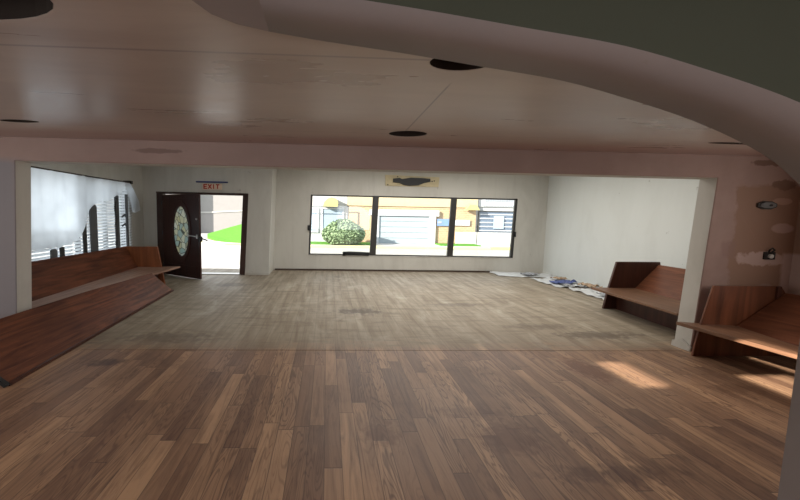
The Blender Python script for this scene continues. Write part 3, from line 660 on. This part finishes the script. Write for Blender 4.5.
# near right pew
t = thing('church_pew', (4.8, 3.3, 0), 'pew with a sunlit seat against the patched pink wall at the right', 'pew')
bm = bmesh.new(); pts = [(4.22, 4.28), (4.34, 3.2), (4.42, 2.4), (4.60, 2.4), (4.65, 3.4), (4.80, 4.10)]
hexa(bm, [(x, y, .338) for x, y in pts], [(x, y, .38) for x, y in pts]); obj('seat', bm, M['seat_dark'], t, .006)
bm = bmesh.new(); ruled(bm, [(4.60, 2.4, .37), (4.65, 3.2, .37), (4.80, 4.12, .37)], [(5.36, 2.4, .77), (5.36, 4.12, .77)], (.035, 0, 0)); obj('backrest', bm, M['pew_mid'], t, .006)
bm = bmesh.new(); panel_xz(bm, [(4.33, 0), (4.39, .37), (4.50, .845), (5.33, .845), (5.52, .6), (5.54, 0)], 4.14, 4.165); obj('end_panel', bm, M['pew_panel'], t, .006)
bm = B(5.26, 5.31, 4.118, 4.139, .70, .843); obj('corner_block', bm, M['pew_end_dark'], t)
bm = bmesh.new(); panel_xz(bm, [(4.40, 0), (4.44, .37), (4.60, .39), (5.36, .8), (5.5, .8), (5.5, 0)], 2.35, 2.395); obj('end_panel', bm, M['pew_panel'], t, .006)

# ------------------------------------------------------------------ electrical boxes in the patched wall
t = thing('junction_box', (5.20, 4.3, 1.79), 'open round grey junction box high in the patched wall', 'electrical box')
def disc(bm, cx, cz, rx, rz, y0, y1, n=8, rot=math.pi / 8):
    p = [(cx + rx * math.cos(rot + 2 * math.pi * k / n), cz + rz * math.sin(rot + 2 * math.pi * k / n)) for k in range(n)]
    return hexa(bm, [(x, y0, z) for x, z in p], [(x, y1, z) for x, z in p])
obj('box_rim', disc(bmesh.new(), 5.20, 1.79, .125, .052, 4.272, 4.30), M['darkframe'], t, .003)
obj('box_back', disc(bmesh.new(), 5.20, 1.79, .098, .037, 4.262, 4.275), M['galv'], t)
for x in (5.22,): obj('wire_nut', disc(bmesh.new(), x, 1.79, .018, .012, 4.252, 4.263), M['darkframe'], t)
t = thing('outlet_box', (5.30, 4.3, 1.20), 'small dark outlet box with a white plug above the near pew', 'electrical box')
obj('box_frame', frame_xz(bmesh.new(), 5.245, 5.375, 1.145, 1.235, 4.275, 4.30, .02), M['black'], t, .003)
obj('box_back', B(5.26, 5.36, 4.285, 4.30, 1.16, 1.225), M['darkframe'], t)
obj('plug', disc(bmesh.new(), 5.315, 1.185, .026, .026, 4.262, 4.287, 12), M['plugwhite'], t)
bm = bmesh.new(); tube(bm, [(5.29, 4.28, 1.235), (5.28, 4.262, 1.262), (5.31, 4.262, 1.282), (5.34, 4.262, 1.262), (5.33, 4.28, 1.235)], .009); obj('wire', bm, M['black'], t)

# ------------------------------------------------------------------ crumpled papers along the right wall
def crumple(name, cx, cy, wx_, wy_, rot, h, mat, label, seed, z0=0.004):
    bm = bmesh.new(); n = 11; g = []
    for i in range(n):
        row = []
        for j in range(n):
            u, v = i / (n - 1) - .5, j / (n - 1) - .5
            p = Vector((u * wx_ * (1 + .25 * noise.noise((v * 4, seed, 1))), v * wy_ * (1 + .25 * noise.noise((u * 4, seed, 2)))))
            z = z0 + h * abs(noise.noise((u * 5 + seed, v * 5, seed * 1.7))) * 1.6 + .006 * ((i + j) % 2)
            x = cx + p.x * math.cos(rot) - p.y * math.sin(rot); y = cy + p.x * math.sin(rot) + p.y * math.cos(rot)
            row.append(bm.verts.new((min(x, XR - .03), min(y, 10.54), z)))
        g.append(row)
    for i in range(n - 1):
        for j in range(n - 1): bm.faces.new((g[i][j], g[i + 1][j], g[i + 1][j + 1], g[i][j + 1]))
    o = obj(name, bm, mat); s = o.modifiers.new('thickness', 'SOLIDIFY'); s.thickness = .004; s.offset = 1
    return tag(o, label, 'paper' if 'paper' in name else 'sheet', 'papers and plastic strewn along the right wall')
crumple('plastic_sheet', 5.42, 10.08, 1.5, .7, -.2, .035, M['paper'], 'crumpled white plastic sheet in the far right corner', 1.3)
crumple('plastic_sheet', 5.72, 8.92, .85, 1.15, .12, .035, M['paper'], 'crumpled white plastic sheet midway along the right wall, under blue paper', 2.7)
crumple('plastic_sheet', 5.80, 7.6, .70, 1.15, -.05, .035, M['paper'], 'crumpled white plastic sheet nearest the far right pew', 4.1)
crumple('crumpled_paper', 5.55, 9.98, .40, .35, .5, .04, M['papergrey'], 'grey printed paper on the heap in the far right corner', 5.2, .05)
crumple('crumpled_paper', 5.72, 8.75, .60, .34, .3, .06, M['paperblue'], 'dark blue crumpled paper on the heap along the right wall', 6.4, .05)
crumple('crumpled_paper', 6.0, 8.25, .28, .40, .3, .06, M['papertan'], 'tan crumpled paper beside the blue one at the right wall', 7.9, .05)
crumple('crumpled_paper', 5.54, 8.34, .18, .18, .2, .04, M['papergrey'], 'grey printed paper at the outer edge of the heap beside the blue paper', 9.3, .05)
crumple('crumpled_paper', 5.98, 7.45, .22, .50, .1, .05, M['papertan'], 'tan paper at the wall close to the far right pew', 10.6, .05)
crumple('crumpled_paper', 5.92, 9.25, .35, .22, .2, .05, M['papertan'], 'small tan paper near the far right corner', 11.8, .05)
crumple('crumpled_paper', 5.66, 7.25, .22, .35, .1, .04, M['papergrey'], 'grey printed paper nearest the far right pew', 13.1, .05)

# ------------------------------------------------------------------ outside: street side
G = -0.15
struct('ground', B(-30, 40, 10.8, 90, G - .2, G), M['road'], 'pale sunlit pavement outside')
struct('street', B(-3.6, 40, 12.6, 19.4, G, G + .004), M['asphalt'], 'light grey street beyond the window')
def stone(name, x0, x1, y0, y1, z1, mat, lab, cat='kerb', g=None): tag(obj(name, B(x0, x1, y0, y1, G, z1), mat, None, .02), lab, cat, g)
stone('kerb', 8.75, 16, 19.5, 19.9, G + .13, M['kerb'], 'bright yellow painted kerb seen through the right window pane')
stone('kerb', -3.4, 8.7, 19.5, 19.9, G + .10, M['kerbpale'], 'faded yellow kerb seen through the left and middle panes')
struct('lawn_strip', B(-1.4, 2.8, 21.4, 22.9, G, G + .06), M['lawn'], 'green lawn strip in front of the house with the bush')
struct('lawn_strip', B(6.6, 9.0, 21.6, 22.9, G, G + .06), M['lawn'], 'green lawn strip right of the garage')

# garage building
t = thing('garage_building', (4.6, 23, G), 'tan building with a wide white garage door across the street', 'building'); gb = t
obj('wall', B(1.3, 9.15, 23.0, 29, G, 3.6), M['tan'], t)
obj('upper_band', B(1.2, 9.2, 22.93, 23.0, 2.12, 3.6), M['stucco'], t)
bm = bmesh.new(); box(bm, 2.72, 3.14, 22.86, 23.0, G, 1.86); box(bm, 6.22, 6.62, 22.86, 23.0, G, 1.86); box(bm, 2.55, 6.80, 22.82, 23.0, 1.55, 1.90); obj('door_surround', bm, M['trimwhite'], t)
bm = bmesh.new()
for k in range(5): box(bm, 3.14, 6.22, 22.93 - .0, 22.99, G + .34 * k + .01, G + .34 * (k + 1) - .012)
box(bm, 3.14, 6.22, 22.96, 23.0, G, 1.56); obj('garage_door', bm, M['garage'], t)
obj('roof', B(1.2, 9.2, 22.8, 29.2, 3.6, 3.75), M['trimwhite'], t)
# house on the left
t = thing('corner_house', (-2, 23, G), 'pale house with bluish windows behind the round bush', 'building')
obj('wall', B(-3.0, 1.2, 23.2, 29, G, 3.6), M['stucco_white'], t)
for x0, x1 in ((-1.35, -.55), (-.35, 1.0)):
    f = obj('window', frame_xz(bmesh.new(), x0, x1, .45, 1.95, 23.12, 23.2, .07), M['trimwhite'], t); obj('pane', B(x0 + .07, x1 - .07, 23.16, 23.19, .52, 1.88), M['skyglass'], f)
bm = bmesh.new(); tube(bm, [(-3.0, 22.6, 2.02), (1.25, 22.6, 2.0)], .03); tube(bm, [(1.22, 22.6, 2.02), (1.22, 22.6, G)], .035); obj('porch_rail', bm, M['greypost'], t)
bm = bmesh.new(); p = [(-.28, 2.04), (-.2, 2.3), (.0, 2.5), (.25, 2.58), (.5, 2.5), (.62, 2.3), (.6, 2.04)]; slab(bm, [(x, 22.7, z) for x, z in p], (0, .5, 0)); obj('awning', bm, M['yellow'], t)
# shop on the right
t = thing('shop_building', (12, 23, G), 'cream shop with a sign and dark barred window at the right', 'building')
obj('wall', B(9.2, 19, 23.2, 29, G, 3.6), M['stucco_white'], t)
obj('low_wall', B(9.2, 14, 22.75, 22.95, G, .62), M['greywall'], t)
f = obj('window', frame_xz(bmesh.new(), 9.35, 11.9, .50, 1.95, 23.08, 23.2, .06), M['darkframe'], t)
obj('pane', B(9.41, 11.84, 23.14, 23.19, .56, 1.89), M['darkglass'], f)
bm = bmesh.new()
for k in range(5): box(bm, 9.41, 11.84, 23.10, 23.13, .70 + k * .25, .76 + k * .25)
obj('blind', bm, M['trimwhite'], f)
obj('poster', B(10.3, 10.95, 23.05, 23.075, .85, 1.65), M['skyglass'], f)
obj('low_wall', B(7.9, 9.15, 22.75, 22.95, G, .62), M['greywall'], gb)
s_ = obj('sign_board', B(9.3, 13.0, 23.1, 23.2, 2.2, 2.95), M['stucco_white'], t)
random.seed(3); x = 9.75
while x < 11.7:                                     # strokes too far off to read
    ww = random.uniform(.07, .13); bm = bmesh.new(); h = random.choice((.16, .22))
    slab(bm, [(x, 23.07, 2.50), (x + ww * .45, 23.07, 2.50), (x + ww * .45, 23.07, 2.55), (x + ww, 23.07, 2.55), (x + ww, 23.07, 2.60), (x + ww * .45, 23.07, 2.60), (x + ww * .45, 23.07, 2.50 + h), (x, 23.07, 2.50 + h)], (0, .03, 0))
    obj('sign_letter', bm, M['signgrey'], s_); x += ww + .05
x = 9.6
while x < 11.5:
    ww = random.uniform(.06, .12); obj('sign_letter', B(x, x + ww, 23.07, 23.1, 2.24, 2.31), M['signgrey'], s_); x += ww + .07
tag(obj('yellow_lamp_sign', hexa(bmesh.new(), [(8.35, 22.6, 1.98), (9.2, 22.6, 1.98), (9.0, 22.6, 2.28), (8.6, 22.6, 2.28)], [(8.35, 22.85, 1.98), (9.2, 22.85, 1.98), (9.0, 22.85, 2.28), (8.6, 22.85, 2.28)]), M['yellow']), 'yellow sign on the tan building beside the shop', 'sign')
# small banner on the tan wall beside the garage
t = thing('wall_banner', (7.6, 22.95, .98), 'small blue and white banner on the tan wall right of the garage', 'banner')
obj('blue_field', B(6.72, 7.65, 22.9, 22.94, .98, 1.40), M['carblue'], t); obj('white_field', B(7.65, 8.75, 22.9, 22.94, 1.02, 1.36), M['trimwhite'], t)
bm = bmesh.new(); box(bm, 6.74, 7.0, 22.88, 22.9, 1.12, 1.26); obj('emblem', bm, M['signgrey'], t)

# round bush made of many small leaves
t = thing('round_bush', (.9, 21, G), 'round clipped green bush in front of the pale house', 'bush')
bm = bmesh.new(); random.seed(11)
for k in range(2600):
    th = random.uniform(0, 2 * math.pi); cz_ = random.uniform(-.75, 1); r_ = random.uniform(.80, 1.02) ** .5
    s_ = math.sqrt(1 - cz_ * cz_); wob = 1 + .10 * noise.noise((math.cos(th) * 2, math.sin(th) * 2, cz_ * 2))
    taper = 1 - .25 * max(0, cz_)
    c = Vector((.92 + 1.22 * s_ * math.cos(th) * r_ * wob * taper, 21.2 + .85 * s_ * math.sin(th) * r_ * wob * taper, .52 + .80 * cz_ * r_ * wob))
    a = Vector((random.gauss(0, 1), random.gauss(0, 1), random.gauss(0, 1))).normalized() * .07; b = a.orthogonal().normalized() * .045
    bm.faces.new([bm.verts.new(c - a), bm.verts.new(c + b), bm.verts.new(c + a), bm.verts.new(c - b)])
obj('foliage', bm, M['leaf'], t)
bm = bmesh.new(); bmesh.ops.create_uvsphere(bm, u_segments=20, v_segments=12, radius=1, matrix=Matrix.Translation((.92, 21.2, .50)) @ Matrix.Diagonal((1.02, .7, .66, 1)))
tube(bm, [(.92, 21.2, G), (.92, 21.2, .1)], .07); obj('inner_branches', bm, M['leaf'], t)

# through the front door
t = thing('white_building', (-10, 28.5, G), 'large white building seen through the open front door', 'building')
obj('wall', B(-24, -3.2, 31.0, 36, G, 4.2), M['bigwhite'], t)
obj('post', B(-11.0, -10.55, 30.2, 31.0, G, 4.2), M['greywall'], t)
bm = bmesh.new(); slab(bm, [(-24, 30.99, 1.15), (-9.5, 30.99, 1.5), (-3.2, 30.99, 1.9), (-3.2, 30.99, 2.0), (-9.5, 30.99, 1.6), (-24, 30.99, 1.22)], (0, -.05, 0)); obj('diagonal_band', bm, M['greywall'], t)  # grey diagonal band across the white wall
bm = bmesh.new(); pl = []; 
front = [(-4.0, 21.4, G + .02), (-4.9, 21.6, G + .02), (-5.9, 22.1, G + .03), (-6.8, 23.0, G + .04), (-7.7, 24.6, -.02), (-8.15, 26.0, .08)]
backl = [(-3.4, 29.4, 1.15), (-4.8, 29.3, .95), (-6.3, 29.0, .76), (-7.2, 28.3, .48), (-7.8, 27.2, .25), (-8.12, 26.4, .13)]
hexa(bm, front + backl[::-1], [(x, y, G - .02) for x, y, z in front + backl[::-1]])
struct('lawn', bm, M['lawn'], 'rounded green lawn bank seen through the open front door')
bm = bmesh.new(); a = [(-3.45, 20.2), (-5.3, 19.8), (-7.2, 20.8), (-9.0, 22.5), (-10.5, 25.0)]
for (p0, p1) in zip(a, a[1:]): slab(bm, [(p0[0], p0[1], G), (p1[0], p1[1], G), (p1[0] + .1, p1[1] + .45, G), (p0[0] + .1, p0[1] + .45, G)], (0, 0, .10))
tag(obj('kerb', bm, M['kerbpale']), 'curved faded yellow kerb in front of the lawn, seen through the door', 'kerb')
